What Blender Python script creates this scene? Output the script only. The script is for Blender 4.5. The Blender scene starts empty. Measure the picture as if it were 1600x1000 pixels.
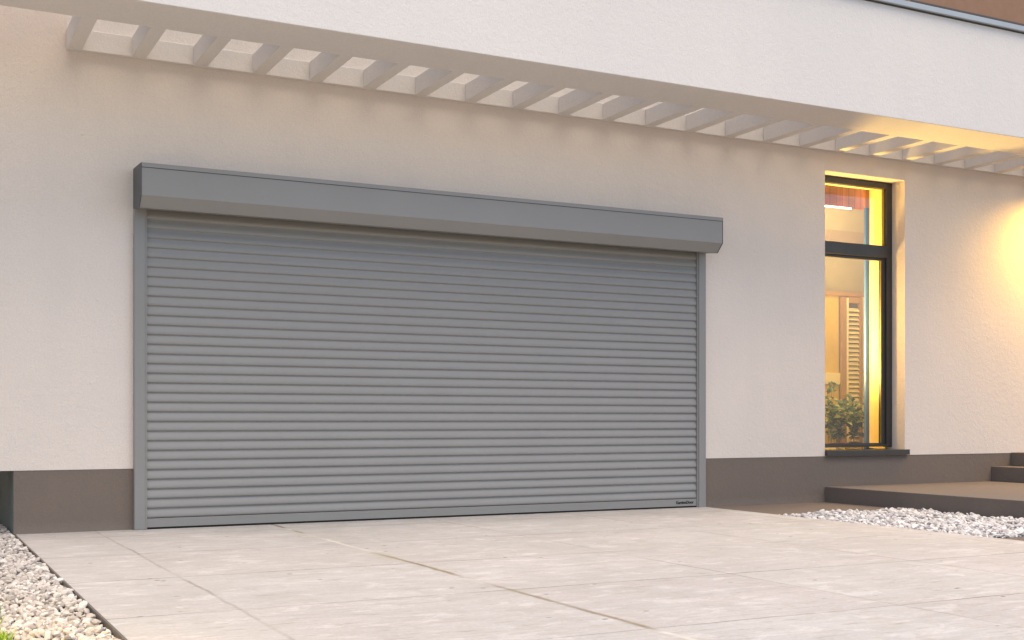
import bpy, bmesh, math, random
import numpy as np
from mathutils import Vector, Matrix
random.seed(7)
rng = np.random.default_rng(7)
R = math.radians
sc = bpy.context.scene
col = sc.collection

# ------------------------------------------------------------------ materials
def new_mat(name):
    m = bpy.data.materials.new(name); m.use_nodes = True
    nt = m.node_tree; b = nt.nodes['Principled BSDF']
    return m, nt, b

class N:
    """small node graph helper"""
    def __init__(s, nt): s.nt = nt
    def node(s, t, **kw):
        n = s.nt.nodes.new(t)
        for k, v in kw.items(): setattr(n, k, v)
        return n
    def link(s, a, b): s.nt.links.new(a, b)
    def put(s, sock, v):
        if hasattr(v, 'is_linked') or isinstance(v, bpy.types.NodeSocket): s.link(v, sock)
        else: sock.default_value = v
    def pos(s): return s.node('ShaderNodeNewGeometry').outputs['Position']
    def math(s, op, a, b=0.0, c=None, clamp=False):
        n = s.node('ShaderNodeMath', operation=op); n.use_clamp = clamp
        s.put(n.inputs[0], a); s.put(n.inputs[1], b)
        if c is not None: s.put(n.inputs[2], c)
        return n.outputs[0]
    def mapping(s, v, scale=(1,1,1), loc=(0,0,0)):
        n = s.node('ShaderNodeMapping'); s.link(v, n.inputs[0])
        n.inputs['Scale'].default_value = scale; n.inputs['Location'].default_value = loc
        return n.outputs[0]
    def noise(s, v, scale, detail=3.0, rough=.55, dist=0.0):
        n = s.node('ShaderNodeTexNoise'); s.link(v, n.inputs['Vector'])
        n.inputs['Scale'].default_value = scale; n.inputs['Detail'].default_value = detail
        n.inputs['Roughness'].default_value = rough; n.inputs['Distortion'].default_value = dist
        return n.outputs['Fac']
    def ramp(s, f, stops):
        n = s.node('ShaderNodeValToRGB'); s.link(f, n.inputs[0]); e = n.color_ramp.elements
        while len(e) < len(stops): e.new(.5)
        for k, (p, c) in enumerate(stops):
            e[k].position = p
            e[k].color = (c, c, c, 1) if not hasattr(c, '__len__') else (*c, 1)
        return n.outputs[0]
    def mix(s, f, a, b, mode='MIX'):
        n = s.node('ShaderNodeMix', data_type='RGBA', blend_type=mode)
        s.put(n.inputs[0], f)
        for k, v in ((6, a), (7, b)):
            if isinstance(v, tuple): n.inputs[k].default_value = (*v[:3], 1)
            else: s.link(v, n.inputs[k])
        return n.outputs[2]
    def bump(s, h, strength, dist, normal=None):
        n = s.node('ShaderNodeBump'); s.link(h, n.inputs['Height'])
        n.inputs['Strength'].default_value = strength; n.inputs['Distance'].default_value = dist
        if normal is not None: s.link(normal, n.inputs['Normal'])
        return n.outputs[0]

def stucco(name, colr, var=.05, grain=1.0):
    m, nt, b = new_mat(name); g = N(nt); p = g.pos()
    big = g.noise(p, .9, 4, .6); mid = g.noise(p, 7, 4, .6); fine = g.noise(p, 90, 4, .7)
    dark = tuple(c * (1 - var * 1.6) for c in colr); warm = (min(1, colr[0]*(1+var*.4)), colr[1], colr[2]*(1-var*.6))
    c1 = g.mix(g.ramp(big, [(.3, 0), (.7, 1)]), dark, warm)
    c2 = g.mix(g.math('MULTIPLY', g.ramp(mid, [(.4, 0), (.8, 1)]), .35), c1, tuple(c * (1 - var) for c in colr))
    # slight, broad rain marks that run down the render
    st = g.noise(g.mapping(p, (3.2, 3.2, .35)), 1.0, 3, .6)
    c3 = g.mix(g.math('MULTIPLY', g.ramp(st, [(.5, 0), (.75, 1)]), .22), c2, tuple(c * .88 for c in colr))
    grn = g.math('MULTIPLY', g.ramp(fine, [(.40, 0), (.60, 1)]), .30)
    c4 = g.mix(grn, c3, tuple(c * .72 for c in colr))
    g.link(c4, b.inputs['Base Color']); b.inputs['Roughness'].default_value = .92
    b.inputs['Specular IOR Level'].default_value = .2
    # trowelled render: soft lumps, scattered crumbs and a fine grain
    vor = g.node('ShaderNodeTexVoronoi'); g.link(g.mapping(p, (1, 1, 1)), vor.inputs['Vector']); vor.inputs['Scale'].default_value = 9
    crumb = g.ramp(vor.outputs['Distance'], [(0.0, 1), (.13, 0)])
    crumb = g.math('MULTIPLY', crumb, g.ramp(g.noise(p, 3.3, 2), [(.5, 0), (.62, 1)]))
    n1 = g.bump(g.noise(p, 22, 5, .62, .6), .25 * grain, .02)
    n2 = g.bump(fine, .45 * grain, .006, n1)
    n3 = g.bump(crumb, .6 * grain, .006, n2)
    g.link(n3, b.inputs['Normal'])
    return m

def paint(name, colr, rough=.45, metal=0.0, spec=.5, mottle=.04, scale=6):
    m, nt, b = new_mat(name); g = N(nt); p = g.pos()
    f = g.noise(p, scale, 4, .6)
    g.link(g.mix(g.ramp(f, [(.3, 0), (.7, 1)]), tuple(c*(1-mottle) for c in colr), tuple(min(1, c*(1+mottle)) for c in colr)), b.inputs['Base Color'])
    r = g.math('MULTIPLY_ADD', g.noise(p, 14, 3), .12, rough - .06)
    g.link(r, b.inputs['Roughness'])
    b.inputs['Metallic'].default_value = metal; b.inputs['Specular IOR Level'].default_value = spec
    g.link(g.bump(g.noise(p, 320, 2), .05, .0008), b.inputs['Normal'])
    return m

def emit(name, colr, strength):
    m, nt, b = new_mat(name)
    b.inputs['Base Color'].default_value = (*colr, 1)
    b.inputs['Emission Color'].default_value = (*colr, 1); b.inputs['Emission Strength'].default_value = strength
    return m

def concrete_paving():
    m, nt, b = new_mat('pale_concrete_paving'); g = N(nt); p = g.pos()
    sx = g.node('ShaderNodeSeparateXYZ'); g.link(p, sx.inputs[0]); X, Y = sx.outputs[0], sx.outputs[1]
    wob = g.math('MULTIPLY', g.math('SUBTRACT', g.noise(p, 1.1, 7, .7), .5), .07)
    def joint(coord, off, pitch, w, soft):
        t = g.math('ADD', g.math('DIVIDE', g.math('SUBTRACT', g.math('ADD', coord, wob), off), pitch), .5)
        t = g.math('ABSOLUTE', g.math('SUBTRACT', g.math('FRACT', t), .5))
        t = g.math('MULTIPLY', t, pitch)
        n = g.node('ShaderNodeMapRange'); g.link(t, n.inputs[0])
        n.inputs[1].default_value = w; n.inputs[2].default_value = w + soft; n.inputs[3].default_value = 1; n.inputs[4].default_value = 0
        return n.outputs[0]
    jy = joint(Y, -.47, 1.16, .0035, .007)
    jx = joint(X, 1.27, 1.26, .003, .010)
    t = g.math('ABSOLUTE', g.math('SUBTRACT', g.math('ADD', X, wob), 2.53))
    n = g.node('ShaderNodeMapRange'); g.link(t, n.inputs[0])
    n.inputs[1].default_value = .009; n.inputs[2].default_value = .022; n.inputs[3].default_value = 1; n.inputs[4].default_value = 0
    jm = n.outputs[0]
    # slab-to-slab tint
    cx = g.math('FLOOR', g.math('DIVIDE', g.math('SUBTRACT', X, 1.27), 1.26)); cy = g.math('FLOOR', g.math('DIVIDE', g.math('ADD', Y, .47), 1.16))
    cmb = g.node('ShaderNodeCombineXYZ'); g.link(cx, cmb.inputs[0]); g.link(cy, cmb.inputs[1])
    wn = g.node('ShaderNodeTexWhiteNoise', noise_dimensions='2D'); g.link(cmb.outputs[0], wn.inputs['Vector'])
    base = g.mix(g.ramp(g.noise(p, .8, 5, .6, .4), [(.3, 0), (.7, 1)]), (.41, .378, .36), (.525, .49, .468))
    base = g.mix(g.math('MULTIPLY', wn.outputs['Value'], .5), base, (.52, .525, .50))
    # board-formed streaks running across the drive
    st = g.noise(g.mapping(p, (1.1, 13, 1)), 1.6, 5, .6, .3)
    base = g.mix(g.math('MULTIPLY', g.ramp(st, [(.47, 0), (.66, 1)]), g.math('MULTIPLY_ADD', g.noise(p, 1.4, 3, .6), 1.0, -.15, clamp=True)), base, (.36, .325, .295))
    st2 = g.noise(g.mapping(p, (2.5, 40, 1), (3, 5, 0)), 2.2, 3, .6)
    base = g.mix(g.math('MULTIPLY', g.ramp(st2, [(.5, 0), (.64, 1)]), .32), base, (.34, .305, .275))
    patch = g.ramp(g.noise(g.mapping(p, (.8, 1.5, 1), (7, 2, 0)), .9, 6, .68, .7), [(.42, 0), (.62, 1)])
    base = g.mix(g.math('MULTIPLY', patch, .5), base, (.40, .39, .36))
    blot = g.noise(p, 5.5, 6, .7, .8)
    base = g.mix(g.math('MULTIPLY', g.ramp(blot, [(.46, 0), (.66, 1)]), .5), base, (.40, .365, .325))
    grn = g.noise(p, 55, 4, .75)
    base = g.mix(g.math('MULTIPLY', g.ramp(grn, [(.45, 0), (.72, 1)]), .45), base, (.36, .32, .285))
    base = g.mix(g.math('MULTIPLY', g.ramp(g.noise(p, 38, 3, .7), [(.56, 0), (.74, 1)]), .30), base, (.74, .70, .67))
    dash = g.ramp(g.noise(g.mapping(p, (5, 34, 1), (1, 8, 0)), 1.0, 3, .6), [(.60, 0), (.66, 1)])
    base = g.mix(g.math('MULTIPLY', dash, .55), base, (.27, .23, .19))
    hard = g.ramp(g.noise(g.mapping(p, (1.2, 2.2, 1), (3, 1, 0)), 1.9, 9, .74, .5), [(.50, 0), (.57, 1)])
    base = g.mix(g.math('MULTIPLY', hard, .24), base, (.33, .315, .285))
    hard2 = g.ramp(g.noise(g.mapping(p, (1.3, 2.6, 1), (9, 4, 0)), 2.6, 9, .76, .4), [(.54, 0), (.60, 1)])
    base = g.mix(g.math('MULTIPLY', hard2, .30), base, (.70, .665, .64))
    # pinholes and specks
    vor = g.node('ShaderNodeTexVoronoi'); g.link(g.mapping(p, (4.5, 7, 1)), vor.inputs['Vector']); vor.inputs['Scale'].default_value = 1.0
    spk = g.math('MULTIPLY', g.ramp(vor.outputs['Distance'], [(.045, 1), (.08, 0)]), g.ramp(g.noise(p, 2.1, 2), [(.4, .3), (.55, 1)]))
    base = g.mix(g.math('MULTIPLY', spk, .95), base, (.10, .08, .06))
    base = g.mix(g.math('MULTIPLY', jx, g.math('MULTIPLY', g.ramp(g.noise(p, 1.7, 3), [(.40, .3), (.6, 1)]), .65)), base, (.22, .19, .16))
    base = g.mix(g.math('MULTIPLY', jy, g.math('MULTIPLY_ADD', g.ramp(g.noise(p, 1.9, 3), [(.38, 0), (.62, 1)]), .55, .3)), base, (.17, .14, .115))
    jcol = g.mix(g.ramp(g.noise(g.mapping(p, (1, 1, 1), (4, 9, 0)), .75, 2), [(.50, 0), (.56, 1)]), (.21, .16, .09), (.60, .56, .50))
    base = g.mix(g.math('MULTIPLY', jm, g.math('MULTIPLY_ADD', g.ramp(g.noise(p, 1.2, 3), [(.40, 0), (.60, 1)]), .45, .45)), base, jcol)
    g.link(base, b.inputs['Base Color'])
    g.link(g.math('MULTIPLY_ADD', g.noise(p, 4, 4), .3, .5), b.inputs['Roughness'])
    b.inputs['Specular IOR Level'].default_value = .28
    n = g.node('ShaderNodeMapRange'); g.link(t, n.inputs[0]); n.inputs[1].default_value = 0; n.inputs[2].default_value = .16; n.inputs[3].default_value = 1; n.inputs[4].default_value = 0
    halo = g.math('MULTIPLY', n.outputs[0], g.ramp(g.noise(p, 3.1, 5, .7), [(.50, 0), (.66, 1)]))
    base = g.mix(g.math('MULTIPLY', halo, .55), base, (.33, .30, .20)); g.link(base, b.inputs['Base Color'])
    h = g.math('SUBTRACT', g.math('MULTIPLY', g.noise(p, 30, 5, .65), .4), g.math('ADD', g.math('MULTIPLY', jy, .6), g.math('MULTIPLY', jm, 1.0)))
    h = g.math('SUBTRACT', h, g.math('MULTIPLY', spk, .6))
    g.link(g.bump(h, .35, .01), b.inputs['Normal'])
    return m

def pebble(name, a, b_, c):
    m, nt, b = new_mat(name); g = N(nt); p = g.pos()
    rnd = g.node('ShaderNodeNewGeometry').outputs['Random Per Island']
    base = g.ramp(rnd, [(0.0, a), (.45, b_), (.8, c), (1.0, tuple(v*.6 for v in a))])
    f = g.noise(p, 60, 4, .6)
    base2 = g.mix(g.math('MULTIPLY', g.ramp(f, [(.4, 0), (.7, 1)]), .35), base, tuple(v*.7 for v in b_))
    g.link(base2, b.inputs['Base Color']); b.inputs['Roughness'].default_value = .8
    g.link(g.bump(g.noise(p, 180, 3), .3, .002), b.inputs['Normal'])
    return m

def wood(name, dark, light, board=.0):
    m, nt, b = new_mat(name); g = N(nt); p = g.pos()
    f = g.noise(g.mapping(p, (14, 14, 1.2)), 2, 5, .65, .6)
    big = g.noise(g.mapping(p, (5, 5, .3)), 1.3, 2)
    base = g.mix(g.ramp(f, [(.3, 0), (.7, 1)]), dark, light)
    base = g.mix(g.math('MULTIPLY', g.ramp(big, [(.4, 0), (.6, 1)]), .6), base, tuple(v*.45 for v in dark))
    if board:
        sx = g.node('ShaderNodeSeparateXYZ'); g.link(p, sx.inputs[0])
        t = g.math('FRACT', g.math('DIVIDE', sx.outputs[0], board))
        base = g.mix(g.ramp(t, [(.06, 1), (.10, 0)]), base, (.02, .01, .005))
    g.link(base, b.inputs['Base Color']); b.inputs['Roughness'].default_value = .5
    g.link(g.bump(f, .2, .003), b.inputs['Normal'])
    return m

M = {}
M['wall'] = stucco('warm_white_render', (.735, .658, .592), .045)
M['fascia'] = stucco('white_render', (.715, .680, .640), .03, .8)
M['soffit_beam'] = M['fascia']
M['plinth'] = stucco('taupe_plinth_render', (.188, .154, .130), .06, .8)
def splash(m, h):
    nt = m.node_tree; g = N(nt); b = nt.nodes['Principled BSDF']; src = b.inputs['Base Color'].links[0].from_socket
    sx = g.node('ShaderNodeSeparateXYZ'); g.link(g.pos(), sx.inputs[0])
    edge = g.math('MULTIPLY', g.noise(g.mapping(g.pos(), (2.2, 2.2, 3)), 2.0, 6, .7), h*2)
    n = g.node('ShaderNodeMapRange'); g.link(g.math('SUBTRACT', sx.outputs[2], edge), n.inputs[0])
    n.inputs[1].default_value = -.05; n.inputs[2].default_value = .03; n.inputs[3].default_value = .45; n.inputs[4].default_value = 0
    g.link(g.mix(n.outputs[0], src, (.24, .205, .17)), b.inputs['Base Color'])
splash(M['plinth'], .05)
M['recess'] = stucco('dark_green_grey_render', (.22, .24, .22), .06, .8)
M['step'] = stucco('brown_grey_step_render', (.17, .145, .13), .06, .7)
M['apron'] = stucco('brown_grey_paving', (.17, .14, .12), .08, .8)
M['drive'] = concrete_paving()
M['door'] = paint('grey_powder_coat', (.246, .240, .226), .5, .0, .45, .02, 2)
M['box'] = paint('mid_grey_powder_coat', (.275, .266, .25), .45, 0, .3, .02, 2)
M['cap'] = paint('shaded_end_cap_grey', (.085, .09, .095), .5, 0, .35, .05, 5)  # darker than the box coat; the box side's shade is in this grey
M['rail'] = paint('grey_guide_rail_coat', (.235, .230, .217), .42, 0, .45, .02, 2)
M['rubber'] = paint('black_rubber', (.012, .012, .012), .7, 0, .3)
M['print'] = paint('black_print', (.008, .008, .008), .6, 0, .3)
M['anthracite'] = paint('anthracite_frame_coat', (.038, .035, .033), .45, 0, .5, .1, 20)
M['gasket'] = paint('brass_glazing_bead', (.25, .19, .06), .4, .2, .5)
M['zinc'] = paint('blue_grey_zinc', (.36, .395, .42), .5, .1, .5, .03, 4)
M['dark'] = paint('shadow_gap_grey', (.07, .068, .062), .8)
M['bronze'] = paint('bronze_brown_panel', (.26, .145, .085), .6, 0, .3, .05, 12)
M['oak'] = wood('orange_timber_post', (.30, .12, .025), (.52, .24, .06))
M['redwood'] = wood('red_brown_boards', (.16, .035, .010), (.36, .095, .022), .085)
M['edging'] = paint('dark_steel_edging', (.15, .13, .115), .6, .3)
M['soil'] = stucco('dark_gravel_base', (.03, .026, .022), .1)
M['ground'] = stucco('garden_soil', (.42, .40, .37), .2)
M['stone_l'] = pebble('cream_stone_chips', (.36, .32, .285), (.52, .47, .415), (.66, .61, .555))
M['stone_r'] = pebble('white_marble_chips', (.42, .39, .375), (.60, .565, .54), (.74, .71, .68))
M['in_wall'] = paint('cream_interior_paint', (.66, .55, .27), .8, 0, .2)
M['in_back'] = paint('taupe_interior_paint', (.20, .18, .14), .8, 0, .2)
M['ochre'] = paint('reflected_ochre_paint', (.40, .30, .09), .8, 0, .2, .12, 3)
M['blue'] = paint('slate_blue_paint', (.05, .12, .40), .6, 0, .3)
M['white'] = paint('ceiling_white_paint', (.72, .70, .66), .8, 0, .2)
M['shut_frame'] = paint('brown_shutter_paint', (.24, .15, .07), .6)
M['shut_slat'] = paint('sage_shutter_paint', (.45, .40, .27), .6)
M['cream'] = paint('cream_gloss_paint', (.50, .46, .36), .4)
M['led'] = emit('led_strip_white', (1, .93, .78), 6)
M['bulb'] = emit('warm_lamp_glow', (1, .76, .36), 12)
M['pot'] = paint('white_glazed_pot', (.62, .62, .58), .3)

m, nt, b = new_mat('plant_leaf'); g = N(nt)
rnd = g.node('ShaderNodeNewGeometry').outputs['Random Per Island']
g.link(g.ramp(rnd, [(0, (.015, .05, .035)), (.5, (.05, .11, .07)), (1, (.30, .34, .22))]), b.inputs['Base Color']); b.inputs['Roughness'].default_value = .5
M['leaf'] = m
m, nt, b = new_mat('grass_blade'); g = N(nt)
rnd = g.node('ShaderNodeNewGeometry').outputs['Random Per Island']
g.link(g.ramp(rnd, [(0, (.09, .19, .012)), (.5, (.20, .34, .02)), (1, (.40, .46, .04))]), b.inputs['Base Color']); b.inputs['Roughness'].default_value = .5
M['grass'] = m

m = bpy.data.materials.new('clear_window_glass'); m.use_nodes = True; nt = m.node_tree; nt.nodes.clear(); g = N(nt)
out = g.node('ShaderNodeOutputMaterial'); tr = g.node('ShaderNodeBsdfTransparent'); gl = g.node('ShaderNodeBsdfGlossy')
tr.inputs[0].default_value = (.93, .95, .93, 1); gl.inputs['Roughness'].default_value = .01
fr = g.node('ShaderNodeFresnel'); fr.inputs[0].default_value = 1.5
mx = g.node('ShaderNodeMixShader'); g.link(g.math('MULTIPLY', fr.outputs[0], 2.6, clamp=True), mx.inputs[0]); g.link(tr.outputs[0], mx.inputs[1]); g.link(gl.outputs[0], mx.inputs[2]); g.link(mx.outputs[0], out.inputs[0])
M['glass'] = m

# ------------------------------------------------------------------ object helpers
WLOC = {}
def link_obj(o, wl, parent):
    col.objects.link(o); wl = Vector(wl); WLOC[o.name] = wl
    if parent is not None:
        o.parent = parent; o.location = wl - WLOC[parent.name]
    else: o.location = wl
    return o
def tag(o, label=None, cat=None, group=None, kind=None):
    if label: o['label'] = label
    if cat: o['category'] = cat
    if group: o['group'] = group
    if kind: o['kind'] = kind
    return o
def empty(name, loc, parent=None):
    return link_obj(bpy.data.objects.new(name, None), loc, parent)

class MB:
    def __init__(s): s.v = []; s.f = []
    def quad(s, a, b, c, d):
        n = len(s.v); s.v += [a, b, c, d]; s.f.append((n, n+1, n+2, n+3)); return s
    def box(s, x0, x1, y0, y1, z0, z1):
        n = len(s.v)
        s.v += [(x0,y0,z0),(x1,y0,z0),(x1,y1,z0),(x0,y1,z0),(x0,y0,z1),(x1,y0,z1),(x1,y1,z1),(x0,y1,z1)]
        s.f += [tuple(n+i for i in q) for q in ((0,3,2,1),(4,5,6,7),(0,1,5,4),(1,2,6,5),(2,3,7,6),(3,0,4,7))]
        return s
    def prism_x(s, prof, x0, x1):
        """closed profile [(y,z)] extruded along x"""
        n = len(s.v); k = len(prof)
        s.v += [(x0, y, z) for y, z in prof] + [(x1, y, z) for y, z in prof]
        s.f += [tuple(n+i for i in range(k)), tuple(n+k+i for i in reversed(range(k)))]
        s.f += [(n+i, n+k+i, n+k+(i+1) % k, n+(i+1) % k) for i in range(k)]
        return s
    def cyl(s, c, r, z0, z1, k=24, r1=None):
        r1 = r if r1 is None else r1; n = len(s.v)
        s.v += [(c[0]+r*math.cos(2*math.pi*i/k), c[1]+r*math.sin(2*math.pi*i/k), z0) for i in range(k)]
        s.v += [(c[0]+r1*math.cos(2*math.pi*i/k), c[1]+r1*math.sin(2*math.pi*i/k), z1) for i in range(k)]
        s.f += [tuple(n+i for i in reversed(range(k))), tuple(n+k+i for i in range(k))]
        s.f += [(n+i, n+(i+1) % k, n+k+(i+1) % k, n+k+i) for i in range(k)]
        return s
    def build(s, name, mat, parent=None, bevel=0, smooth=False, recalc=True, segs=2):
        v = np.array(s.v, float); lo, hi = v.min(0), v.max(0)
        c = Vector(((lo[0]+hi[0])/2, (lo[1]+hi[1])/2, lo[2]))
        me = bpy.data.meshes.new(name); me.from_pydata([tuple(Vector(p)-c) for p in s.v], [], s.f)
        if recalc:
            bm = bmesh.new(); bm.from_mesh(me); bmesh.ops.remove_doubles(bm, verts=bm.verts, dist=1e-5)
            bmesh.ops.recalc_face_normals(bm, faces=bm.faces); bm.to_mesh(me); bm.free()
        me.materials.append(mat)
        if smooth: me.polygons.foreach_set('use_smooth', [True]*len(me.polygons))
        o = bpy.data.objects.new(name, me); link_obj(o, c, parent)
        if bevel:
            md = o.modifiers.new('bevel', 'BEVEL'); md.width = bevel; md.segments = segs; md.limit_method = 'ANGLE'; md.angle_limit = R(25)
            md.harden_normals = True
            me.polygons.foreach_set('use_smooth', [True]*len(me.polygons))
        return o

def big_mesh(name, V, F, mat, smooth=False):
    me = bpy.data.meshes.new(name); k = F.shape[1]
    me.vertices.add(len(V)); me.vertices.foreach_set('co', V.astype(np.float32).ravel())
    me.loops.add(F.size); me.loops.foreach_set('vertex_index', F.astype(np.int32).ravel())
    me.polygons.add(len(F)); me.polygons.foreach_set('loop_start', np.arange(0, F.size, k, dtype=np.int32))
    me.polygons.foreach_set('use_smooth', np.full(len(F), smooth))
    me.update(calc_edges=True); me.validate(); me.materials.append(mat)
    o = bpy.data.objects.new(name, me); return link_obj(o, (0, 0, 0), None)

# ------------------------------------------------------------------ numbers read off the photograph
XL, XR = -7.0, 17.0            # length of the house
PL = .437                      # plinth top
WX0, WX1, WZ0, WZ1 = 7.96, 9.0, .487, 3.187     # window opening
PG = 3.373                     # underside of pergola
BT = 3.515                     # top of pergola beams
DX0, DX1 = 1.521, 6.518        # outer sides of the roller door

house = tag(empty('house', (4, 0, 0)), 'cream rendered modern house with grey roller garage door and slatted overhang', 'house')

# facade with the window hole, one skin front, back and reveals
w = MB(); xs = [XL, WX0, WX1, XR]; zs = [PL, WZ0, WZ1, 4.36]
D = .43
for i in range(3):
    for k in range(3):
        if i == 1 and k == 1: continue
        a, b2, c, d = xs[i], xs[i+1], zs[k], zs[k+1]
        w.quad((a,0,c),(b2,0,c),(b2,0,d),(a,0,d)); w.quad((a,D,c),(a,D,d),(b2,D,d),(b2,D,c))
w.quad((WX0,0,WZ0),(WX0,0,WZ1),(WX0,D,WZ1),(WX0,D,WZ0)); w.quad((WX1,0,WZ0),(WX1,D,WZ0),(WX1,D,WZ1),(WX1,0,WZ1))
w.quad((WX0,0,WZ1),(WX1,0,WZ1),(WX1,D,WZ1),(WX0,D,WZ1)); w.quad((WX0,0,WZ0),(WX0,D,WZ0),(WX1,D,WZ0),(WX1,0,WZ0))
for i in range(3):
    a, b2 = xs[i], xs[i+1]
    w.quad((a,0,PL),(a,D,PL),(b2,D,PL),(b2,0,PL)); w.quad((a,0,zs[3]),(b2,0,zs[3]),(b2,D,zs[3]),(a,D,zs[3]))
for x in (XL, XR):
    for k in range(3): w.quad((x,0,zs[k]),(x,D,zs[k]),(x,D,zs[k+1]),(x,0,zs[k+1]))
w.build('wall', M['wall'], house)
# ledger along the wall that carries the beam ends
MB().box(1.069, XR-.02, -.003, -.0004, BT+.0045, 4.355).build('upper_wall', M['fascia'], house)
MB().box(1.069, XR-.02, -.045, -.0005, PG, BT+.004).build('ledger', M['fascia'], house, .005)
MB().box(.729, 10.5, .003, 1.6, -.1, PL-.001).build('plinth', M['plinth'], house)
MB().box(10.5, XR-.02, .003, 1.6, -.1, PL-.001).build('plinth', M['plinth'], house)
pr = MB().box(XL+.02, .72, 1.35, 1.55, -.1, PL-.002).build('recessed_base', M['recess'], house)
MB().box(.7275, .7288, .005, 1.349, -.1, PL-.003).build('plinth_return', M['recess'], house)
# body of the house behind
MB().box(XL+.02, 7.1, 1.6, 7, 0, 4.3).build('rear_block', M['wall'], house)

# overhang: deep white fascia beam and cross beams
MB().box(XL, XR, -1.245, -.76, PG, 4.33).build('fascia', M['fascia'], house, .006)
MB().box(XL-.02, XR+.02, -1.262, -.74, 4.331, 4.336).build('painted_shadow_gap', M['dark'], house)  # solid dark strip standing in for the shade under the coping
MB().box(XL-.02, XR+.02, -1.285, -.73, 4.3365, 4.383).build('coping', M['zinc'], house, .004)
MB().box(7.779, XR, -1.262, -1.16, 4.3835, 4.412).build('balustrade_base', M['dark'], house)
MB().box(7.78, XR, -1.25, -1.20, 4.4125, 5.45).build('balustrade_panel', M['bronze'], house, .003)
MB().box(7.62, 7.765, -1.283, -1.17, 4.3837, 5.45).build('timber_post', M['oak'], house, .004)
pitch = .4361
beam0 = None
for n in range(-0, 34):
    x = 1.069 + pitch*n
    if beam0 is None:
        beam0 = MB().box(x, x+.10, -.76, -.0455, PG+.002, BT).build('cross_beam', M['fascia'], house, .005)
        hz = WLOC[beam0.name]
    else:
        o = beam0.copy(); col.objects.link(o); o.parent = house
        WLOC[o.name] = hz + Vector((pitch*n, 0, 0)); o.location = WLOC[o.name] - WLOC[house.name]

# ------------------------------------------------------------------ roller garage door
cz0, cz1, ns = .078, 2.30, 32
ph = (cz1-cz0)/ns
prof = []
for i in range(ns):
    z = cz0 + i*ph
    # each slat: fullest near its foot, rolling back towards the joint under the slat above
    for t, d in ((0, -.0070), (.035, -.0130), (.09, -.0190), (.16, -.0218), (.28, -.0220), (.41, -.0206), (.55, -.0178), (.69, -.0140), (.84, -.0100)):
        prof.append((d - .010, z + t*ph))
prof.append((-.014, cz1))
mb = MB(); xa, xb = DX0+.085, DX1-.085
seg = 1
n0 = len(mb.v)
mb.v += [(xa, y, z) for y, z in prof] + [(xb, y, z) for y, z in prof]
K = len(prof)
mb.f += [(i, K+i, K+i+1, i+1) for i in range(K-1)]
mb.v += [(xa, -.004, cz0), (xb, -.004, cz0), (xb, -.004, cz1), (xa, -.004, cz1)]
mb.f.append((2*K, 2*K+3, 2*K+2, 2*K+1))
door = mb.build('garage_door', M['door'], house, recalc=False, smooth=True)
door['label'] = 'grey roller shutter garage door with ribbed slats'
for p in door.data.polygons:
    if p.index % 9 in (8,): p.use_smooth = False
MB().box(xa, xb, -.034, -.004, .014, .0775).build('bottom_rail', M['rail'], door, .002)
MB().box(xa, xb, -.030, -.006, .001, .0139).build('rubber_seal', M['rubber'], door)
for x0 in (DX0, DX1-.09):
    s0, s1 = (x0, x0+.076) if x0 < 3 else (x0+.014, x0+.09)
    MB().box(s0, s1, -.052, -.001, .001, 2.298).build('guide_rail', M['rail'], door, .003)
    l0, l1 = (s1+.0003, x0+.09) if x0 < 3 else (x0, s0-.0003)
    MB().box(l0, l1, -.044, -.001, .0015, 2.297).build('rail_lip', M['rail'], door, .002)
# housing: sloping lid, upright face, chamfered underside
BD = .30; bt, bf, bc = 2.572, 2.350, 2.273
hp = [(-.001, bt+.010), (-BD, bt), (-BD, bf), (-BD+.075, bc), (-.001, 2.300)]
MB().prism_x(hp, DX0+.006, DX1-.006).build('shutter_housing', M['box'], door, .003)
# thin folded lid over the top edge of the face
lp = [(-.004, bt+.0135), (-BD-.003, bt+.0035), (-BD-.003, bt-.026), (-BD-.0004, bt-.026), (-BD-.0004, bt+.0008), (-.004, bt+.0108)]
MB().prism_x(lp, DX0+.0065, DX1-.0065).build('housing_lid', M['box'], door)
gp = [(-BD-.0012, bt-.0265), (-BD-.0012, bt-.031), (-BD-.0003, bt-.031), (-BD-.0003, bt-.0265)]
MB().prism_x(gp, DX0+.0065, DX1-.0065).build('housing_seam', M['dark'], door)
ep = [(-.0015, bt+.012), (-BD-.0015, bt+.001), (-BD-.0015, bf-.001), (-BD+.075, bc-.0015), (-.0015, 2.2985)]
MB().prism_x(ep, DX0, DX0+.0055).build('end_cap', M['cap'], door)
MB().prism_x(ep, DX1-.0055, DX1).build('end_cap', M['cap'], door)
# maker's name on the bottom rail
cu = bpy.data.curves.new('maker_name', 'FONT'); cu.body = 'KaminoDoor'; cu.size = .036; cu.extrude = .0004; cu.offset = .0012; cu.align_x = 'RIGHT'
to = bpy.data.objects.new('maker_name', cu); col.objects.link(to)
bpy.context.view_layer.update()
dg = bpy.context.evaluated_depsgraph_get(); me = bpy.data.meshes.new_from_object(to.evaluated_get(dg)); bpy.data.objects.remove(to)
me.transform(Matrix.Rotation(R(90), 4, 'X')); me.materials.clear(); me.materials.append(M['print'])
wd = max(v.co.x for v in me.vertices) - min(v.co.x for v in me.vertices)
me.transform(Matrix.Diagonal((.190/wd, 1, 1, 1)))
lg = bpy.data.objects.new('printed_name', me); link_obj(lg, (DX1-.09-.035, -.0352, .036), door)

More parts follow.
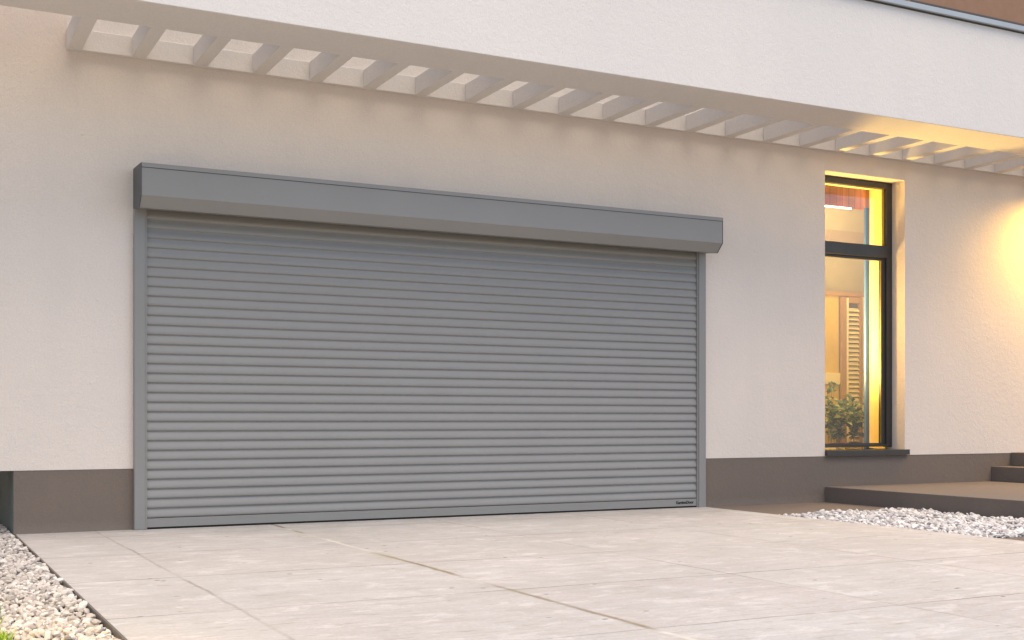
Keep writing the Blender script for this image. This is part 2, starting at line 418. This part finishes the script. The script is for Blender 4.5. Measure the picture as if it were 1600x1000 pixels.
# ------------------------------------------------------------------ window
FY0, FY1 = .17, .24
fr = MB()
fr.box(WX0+.001, WX0+.075, FY0, FY1, WZ0+.03, WZ1-.001); fr.box(WX1-.075, WX1-.001, FY0, FY1, WZ0+.03, WZ1-.001)
fr.box(WX0+.0755, WX1-.0755, FY0, FY1, WZ1-.062, WZ1-.001); fr.box(WX0+.0755, WX1-.0755, FY0, FY1, WZ0+.03, WZ0+.055)
win = fr.build('window', M['anthracite'], house, .003)
win['label'] = 'tall narrow anthracite window glowing warm yellow from inside'
MB().box(WX0+.076, WX1-.076, FY0-.006, FY1-.002, 2.425, 2.545).build('transom', M['anthracite'], win, .003)
# lower sash, set a little deeper
sa = MB(); a0, a1, z0, z1 = WX0+.0765, WX1-.0765, WZ0+.0555, 2.4245
sa.box(a0, a0+.045, FY0+.022, FY1-.004, z0, z1); sa.box(a1-.045, a1, FY0+.022, FY1-.004, z0, z1)
sa.box(a0+.0455, a1-.0455, FY0+.022, FY1-.004, z1-.028, z1); sa.box(a0+.0455, a1-.0455, FY0+.022, FY1-.004, z0, z0+.012)
sa.build('sash', M['anthracite'], win, .003)
gk = MB(); gk.box(a1-.052, a1-.0465, FY0+.026, FY0+.034, z0+.013, z1-.029); gk.box(WX1-.086, WX1-.0765, FY0+.03, FY0+.045, 2.55, WZ1-.064)
gk.build('glazing_bead', M['gasket'], win)
for za, zb, nm in ((z0+.002, z1-.002, 1), (2.5455, WZ1-.0625, 2)):
    MB().quad((WX0+.08, .212, za), (WX1-.08, .212, za), (WX1-.08, .212, zb), (WX0+.08, .212, zb)).build('pane', M['glass'], win, recalc=False)
MB().box(WX0-.001, WX1+.035, -.035, FY1+.02, PL+.004, WZ0+.006).build('sill', M['anthracite'], win, .003)

# ------------------------------------------------------------------ room behind the window, with the reflected scene built in
RX0, RX1, RY1 = 7.15, 11.6, 1.78
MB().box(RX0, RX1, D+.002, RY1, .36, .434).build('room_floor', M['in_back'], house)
MB().box(RX0, RX1, D+.002, RY1, 3.34, 3.40).build('room_ceiling', M['white'], house)
MB().box(RX0, RX0+.05, D+.003, RY1, .435, 3.339).build('room_wall', M['in_wall'], house)
MB().box(RX1-.05, RX1, D+.003, RY1, .435, 3.339).build('room_wall', M['in_wall'], house)
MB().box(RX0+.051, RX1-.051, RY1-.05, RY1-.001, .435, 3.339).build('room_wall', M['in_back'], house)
# bright inner lining of the opening
MB().box(WX1-.030, WX1-.0015, FY1+.003, D+.03, WZ0+.01, WZ1-.002).build('inner_reveal', M['in_wall'], house)
MB().box(WX0+.002, WX1-.031, FY1+.003, D+.03, WZ1-.02, WZ1-.002).build('inner_reveal', M['in_wall'], house)
MB().box(8.935, 9.02, .475, .50, .436, 2.985).build('blue_post', M['blue'], house)
MB().box(7.6, 9.185, .72, .74, 3.015, 3.338).build('pelmet', M['redwood'], house)
MB().box(8.93, 9.05, .476, .50, 2.99, 3.29).build('pelmet_end', M['oak'], house)
MB().box(8.60, 8.95, .70, .719, 3.006, 3.016).build('light_strip', M['led'], house)
MB().box(9.2, 10.4, RY1-.056, RY1-.0505, 2.80, 2.98).build('reflected_band', M['plinth'], house)  # band, ochre panel and bars: reflected scene built as solid wall parts
MB().box(9.3, 9.712, RY1-.056, RY1-.0505, .436, 2.22).build('reflected_ochre_panel', M['ochre'], house)
MB().box(9.3, 9.71, RY1-.085, RY1-.0565, 1.20, 1.33).build('reflected_bar', M['cream'], house)
MB().box(9.3, 10.4, RY1-.075, RY1-.0565, 2.2205, 2.27).build('reflected_rail', M['shut_frame'], house)
MB().box(10.06, 10.2, RY1-.08, RY1-.0565, .436, 2.22).build('reflected_strip', M['cream'], house)

sh = tag(empty('reflected_shutter', (9.87, RY1-.08, .436)), 'tall brown louvred shutter built in place of a window reflection', 'shutter')  # reflection of the house opposite, built as a solid shutter
f = MB(); ya, yb = RY1-.11, RY1-.07
f.box(9.715, 9.785, ya, yb, .437, 2.21); f.box(9.985, 10.03, ya, yb, .437, 2.21); f.box(9.8135, 9.9845, ya, yb, 2.14, 2.21); f.box(9.8135, 9.9845, ya, yb, .437, .52)
f.build('frame', M['shut_frame'], sh, .002)
MB().box(9.7855, 9.813, ya-.006, yb, .437, 2.2).build('stile', M['cream'], sh, .002)
sl = MB(); z = .54
while z < 2.10:
    sl.prism_x([(ya+.004, z), (ya+.008, z-.004), (yb-.002, z+.036), (yb-.006, z+.040)], 9.8138, 9.9842); z += .052
sl.build('louvres', M['shut_slat'], sh)

def leaf_plant(name, c, h, nst, spread, label, potr):  # plants of the reflected garden, built as solids in the room
    root = tag(empty(name, (c[0], c[1], .435)), label, 'plant', 'reflected plants built inside the window')
    MB().cyl(c, potr*.8, .436, .53, 24, potr).build('pot', M['pot'], root, smooth=False)
    MB().cyl(c, potr*.93, .5301, .534, 24).build('soil', M['soil'], root)
    V, F = [], []
    st = MB()
    for s in range(nst):
        a = random.uniform(0, 2*math.pi); rr = random.uniform(.1, 1)*spread; hh = h*random.uniform(.45, 1)
        base = Vector((c[0]+random.uniform(-.5, .5)*potr, c[1]+random.uniform(-.5, .5)*potr, .53)); tip = Vector((c[0]+rr*math.cos(a), c[1]+rr*math.sin(a)*.5, .53+hh))
        prev = base
        for q in range(1, 7):
            t = q/6; p = base.lerp(tip, t) + Vector((0, 0, .06*math.sin(t*3.14)))
            e = Vector((.002, 0, 0)); e2 = Vector((0, .002, 0))
            st.quad(prev-e, prev+e, p+e, p-e); st.quad(prev-e2, prev+e2, p+e2, p-e2); prev = p
            for _ in range(3):
                d = Vector((random.uniform(-1, 1), random.uniform(-1, 1), random.uniform(-.3, .9))).normalized()
                L = random.uniform(.045, .10); wv = d.cross(Vector((random.uniform(-1,1), random.uniform(-1,1), .4))).normalized()*L*.24
                n = len(V); m2 = p + d*L*.5 + Vector((0,0,.004)); e3 = p + d*L - Vector((0,0,.01))
                V.extend([p, m2-wv, e3, m2+wv]); F.append((n, n+1, n+2, n+3))
    st.build('stem', M['leaf'], root, recalc=False)
    m3 = MB(); m3.v = [tuple(v) for v in V]; m3.f = F; m3.build('foliage', M['leaf'], root, recalc=False)
leaf_plant('reflected_plant', (8.92, .98), .66, 10, .17, 'wispy green reflected plant at the left edge of the window, tallest of the three', .08)
leaf_plant('reflected_plant', (9.14, 1.12), .46, 16, .17, 'low bushy green reflected plant behind the middle of the window', .09)
leaf_plant('reflected_plant', (9.50, 1.25), .55, 14, .22, 'full green reflected plant in front of the louvred shutter, by the blue post', .10)

# ------------------------------------------------------------------ ground
def sheet(name, x0, x1, y0, y1, z, mat, kind='structure'):
    return tag(MB().quad((x0,y0,z),(x1,y0,z),(x1,y1,z),(x0,y1,z)).build(name, mat, None, recalc=False), kind=kind)
sheet('ground', -400, 400, -400, 400, -.06, M['ground'])
dv = MB().box(.738, 6.522, -14, .0025, -.055, 0).build('driveway', M['drive'], None, .003); tag(dv, kind='structure')
lb = MB().box(-.0, .727, -14, 1.34, -.055, -.022).build('gravel_base', M['soil'], None); tag(lb, kind='structure')
rb = MB().box(6.524, 7.958, -3.23, -1.0, -.055, -.026).build('gravel_base', M['soil'], None); tag(rb, kind='structure')
ap = MB().box(6.524, 7.958, -.998, .0025, -.055, -.003).build('pavement', M['apron'], None, .003); tag(ap, kind='structure')
pa = MB().box(6.524, 7.958, -14, -3.232, -.055, -.006).build('path', M['apron'], None, .003); tag(pa, kind='structure')
tag(MB().box(.7275, .7375, -14, .0, -.055, .004).build('edging_strip', M['edging'], None, .001), 'thin dark steel edging strip between left gravel and driveway', 'edging')

steps = tag(empty('entrance_steps', (11, -1.2, 0)), 'low brown grey entrance steps below the window beside the gravel', 'steps')
MB().box(7.96, 14.5, -4.5, .002, -.055, .145).build('landing', M['step'], steps, .004)
MB().box(10.23, 14.5, -1.6, .0015, .1455, .300).build('step', M['step'], steps, .004)
MB().box(10.52, 14.5, -1.25, .0012, .3005, PL+.006).build('step', M['step'], steps, .004)

# ------------------------------------------------------------------ stone chips
def chip_variants(k=10):
    bm = bmesh.new(); bmesh.ops.create_icosphere(bm, subdivisions=2, radius=1)
    v = np.array([list(x.co) for x in bm.verts]); f = np.array([[x.index for x in q.verts] for q in bm.faces]); bm.free()
    out = []
    for _ in range(k):
        nn = rng.normal(size=(9, 3)); nn /= np.linalg.norm(nn, axis=1)[:, None]; d = rng.uniform(.62, .95, 9)
        dots = v @ nn.T; r = np.where(dots > .05, d/np.maximum(dots, .05), 9).min(1); r = np.minimum(r, 1.08)
        out.append(v * (r*(1+rng.normal(0, .025, len(v))))[:, None])
    return out, f
CH, CF = chip_variants()
def chips(name, x0, x1, y0, y1, z, size, spacing, layers, mat, label, inside=None):
    Vs, Fs, n = [], [], 0
    for L in range(layers):
        nx, ny = int((x1-x0)/spacing), int((y1-y0)/spacing)
        gx, gy = np.meshgrid((np.arange(nx)+.5)/nx, (np.arange(ny)+.5)/ny)
        gx = x0 + gx.ravel()*(x1-x0) + rng.uniform(-.42, .42, gx.size)*spacing
        gy = y0 + gy.ravel()*(y1-y0) + rng.uniform(-.42, .42, gy.size)*spacing
        keep = rng.uniform(size=gx.size) < (1.0 if L == 0 else .28)
        for X, Y in zip(gx[keep], gy[keep]):
            if inside and not inside(X, Y): continue
            s = size*rng.uniform(.5, 1.25)*(1.35 if rng.uniform() < .08 else 1)
            sc3 = np.array([1.25, .95, .72])*rng.uniform(.8, 1.2, 3)*s*.5
            a, b3, c = rng.uniform(0, 2*math.pi), rng.normal(0, .45), rng.normal(0, .45)
            ca, sa_, cb, sb, cc, sn = math.cos(a), math.sin(a), math.cos(b3), math.sin(b3), math.cos(c), math.sin(c)
            Rm = np.array([[ca,-sa_,0],[sa_,ca,0],[0,0,1]]) @ np.array([[cb,0,sb],[0,1,0],[-sb,0,cb]]) @ np.array([[1,0,0],[0,cc,-sn],[0,sn,cc]])
            lump = .006*math.sin(X*9+Y*5)+.005*math.sin(Y*13-X*4)
            P = (CH[rng.integers(len(CH))]*sc3) @ Rm.T + np.array([X, Y, z + s*.3 + L*size*.42 + lump + rng.normal(0, .002)])
            Vs.append(P); Fs.append(CF + n); n += len(P)
    o = big_mesh(name, np.concatenate(Vs), np.concatenate(Fs), mat, False)
    return tag(o, label, 'gravel', kind='stuff')
def grass_edge(y): return .345 + .015*math.sin(y*5) + .012*math.sin(y*17)
chips('gravel', .325, .715, -7.0, 1.25, -.022, .029, .0245, 2, M['stone_l'], 'cream stone chips in a strip along the left driveway edge',
      lambda x, y: x > grass_edge(y))
chips('gravel', 6.545, 7.94, -3.22, -.97, -.026, .034, .029, 2, M['stone_r'], 'white marble chips between driveway and the low step',
      lambda x, y: y > -3.22 + .10*math.sin(x*4.1)*.3 and y < -1.0 - .12*max(0, (6.75-x)) + .02*math.sin(x*31))

# grass
tag(MB().box(-6, .345, -9.5, 1.3, -.058, .002).build('lawn_soil', M['ground'], None), kind='structure')
nb = 60000
bx = .43 - rng.uniform(0, 1, nb)**1.5*1.5; by = rng.uniform(-5.8, -2.4, nb)
kp = bx < np.array([grass_edge(y) for y in by]) + rng.normal(0, .008, nb); bx, by = bx[kp], by[kp]; nb = len(bx)
hh = rng.uniform(.025, .055, nb); an = rng.uniform(0, 2*math.pi, nb); ww = rng.uniform(.0016, .003, nb)
lx, ly = rng.normal(0, .018, nb), rng.normal(0, .018, nb)
V = np.zeros((nb, 5, 3)); ca, sa_ = np.cos(an)*ww, np.sin(an)*ww
V[:,0] = np.stack([bx-ca, by-sa_, np.full(nb, .0)], 1); V[:,1] = np.stack([bx+ca, by+sa_, np.full(nb, .0)], 1)
V[:,2] = np.stack([bx+ca*.8+lx*.4, by+sa_*.8+ly*.4, hh*.6], 1); V[:,3] = np.stack([bx-ca*.8+lx*.4, by-sa_*.8+ly*.4, hh*.6], 1)
V[:,4] = np.stack([bx+lx, by+ly, hh], 1)
base = np.arange(nb)[:, None]*5
F = np.concatenate([base+np.array([[0,1,2]]), base+np.array([[0,2,3]]), base+np.array([[3,2,4]])])
tag(big_mesh('grass', V.reshape(-1, 3), F, M['grass'], False), 'bright green lawn grass beside the cream gravel strip', 'grass', kind='stuff')

# ------------------------------------------------------------------ lamps inferred from their glow, plus an added uplight
def lamp(name, typ, loc, power, colr, **kw):
    d = bpy.data.lights.new(name, typ); d.energy = power; d.color = colr
    for k, v in kw.items(): setattr(d, k, v)
    o = bpy.data.objects.new(name, d); return o
WARM = (1.0, .62, .17)
# table lamp on a low stand beside the window, inside the room
tl = tag(empty('floor_lamp', (8.10, .72, .436)), 'warm lit floor lamp inside the room beside the window', 'lamp')
MB().cyl((8.10, .72), .12, .436, .455, 32).build('base', M['anthracite'], tl, .003)
MB().cyl((8.10, .72), .012, .4555, 1.65, 12).build('pole', M['anthracite'], tl)
MB().cyl((8.10, .72), .05, 1.6505, 1.72, 20, .05).build('bulb', M['bulb'], tl)
l = lamp('lamp_light', 'POINT', None, 48, WARM, shadow_soft_size=.08); link_obj(l, (8.10, .72, 1.80), tl)
# unseen uplight, added to warm the reveals and the overhang
up = tag(empty('added_uplight', (8.45, .95, .435)), 'added standing uplight, out of view just inside the left of the window', 'lamp')
MB().cyl((8.45, .95), .10, .4345, .45, 24).build('base', M['anthracite'], up)
MB().cyl((8.45, .95), .012, .4502, 1.13, 12).build('pole', M['anthracite'], up)
MB().cyl((8.45, .95), .02, 1.1302, 1.20, 24, .05).build('shade', M['anthracite'], up)
MB().cyl((8.45, .95), .04, 1.2002, 1.204, 24).build('lens', M['bulb'], up)
l = lamp('added_uplight_spot', 'SPOT', None, 300, WARM, shadow_soft_size=.10, spot_size=R(160), spot_blend=.9); link_obj(l, (8.45, .95, 1.22), up)
l.rotation_euler = (Vector((8.45, .95, 1.22)) - Vector((8.80, 0, 2.7))).to_track_quat('Z', 'Y').to_euler()
# recessed downlight in the room ceiling
dl = tag(empty('ceiling_downlight', (9.42, .92, 3.34)), 'recessed ceiling downlight just inside the window', 'lamp')
MB().cyl((9.42, .92), .05, 3.325, 3.3395, 24).build('trim', M['white'], dl)
l = lamp('downlight_light', 'POINT', None, 38, (1, .72, .34), shadow_soft_size=.05); link_obj(l, (9.42, .92, 3.26), dl)
# spot under the pergola, right of the window
sp = tag(empty('pergola_spotlight', (11.147, -.52, PG)), 'small cylindrical downlight under a pergola beam near the entrance', 'lamp')
MB().cyl((11.147, -.52), .045, PG-.09, PG+.001, 28).build('housing', M['anthracite'], sp, .002)
MB().cyl((11.147, -.52), .036, PG-.0915, PG-.0905, 24).build('lens', M['bulb'], sp)
l = lamp('spot_light', 'SPOT', None, 215, (1, .56, .08), shadow_soft_size=.05, spot_size=R(168), spot_blend=.8); link_obj(l, (11.147, -.52, PG-.10), sp)
# low garden light on the lawn, warms gravel and grass at the near left corner
bo = tag(empty('garden_light', (-.15, -4.9, -.012)), 'short black garden bollard light on the lawn by the gravel', 'lamp')
MB().cyl((-.15, -4.9), .04, -.012, .42, 24).build('post', M['anthracite'], bo, .002)
MB().cyl((-.15, -4.9), .036, .4205, .47, 24).build('lens', M['bulb'], bo)
MB().cyl((-.15, -4.9), .05, .4705, .49, 24).build('cap', M['anthracite'], bo, .002)
l = lamp('garden_light_bulb', 'POINT', None, 24, (1, .70, .25), shadow_soft_size=.05); link_obj(l, (-.08, -4.95, .46), bo)

# ------------------------------------------------------------------ daylight
SUN_EL, SUN_AZ = 72, 14      # azimuth from -Y towards +X
w = bpy.data.worlds.new('World'); sc.world = w; w.use_nodes = True; nt = w.node_tree
sky = nt.nodes.new('ShaderNodeTexSky'); sky.sky_type = 'NISHITA'; sky.sun_disc = False
sky.sun_elevation = R(SUN_EL); sky.sun_rotation = R(180 - SUN_AZ); sky.dust_density = 1.3; sky.air_density = 1; sky.ozone_density = .6
bg = nt.nodes['Background']; nt.links.new(sky.outputs[0], bg.inputs[0]); bg.inputs[1].default_value = .13
sd = bpy.data.lights.new('sun', 'SUN'); sd.energy = 2.0; sd.angle = R(65); sd.color = (1, .82, .61)
so = bpy.data.objects.new('sun', sd); col.objects.link(so)
dirv = Vector((math.sin(R(SUN_AZ))*math.cos(R(SUN_EL)), -math.cos(R(SUN_AZ))*math.cos(R(SUN_EL)), math.sin(R(SUN_EL))))
so.rotation_euler = dirv.to_track_quat('Z', 'Y').to_euler(); so.location = (3, -12, 12)

# ------------------------------------------------------------------ camera
cd = bpy.data.cameras.new('camera'); cam = bpy.data.objects.new('camera', cd); col.objects.link(cam); sc.camera = cam
cam.location = (0, -8.88, .783); cam.rotation_euler = (R(90), 0, R(-27.25))
cd.sensor_width = 36; cd.lens = 42.165; cd.shift_y = .098; cd.clip_end = 2000
sc.view_settings.view_transform = 'Standard'; sc.view_settings.look = 'None'; sc.view_settings.exposure = .90; sc.view_settings.gamma = 1
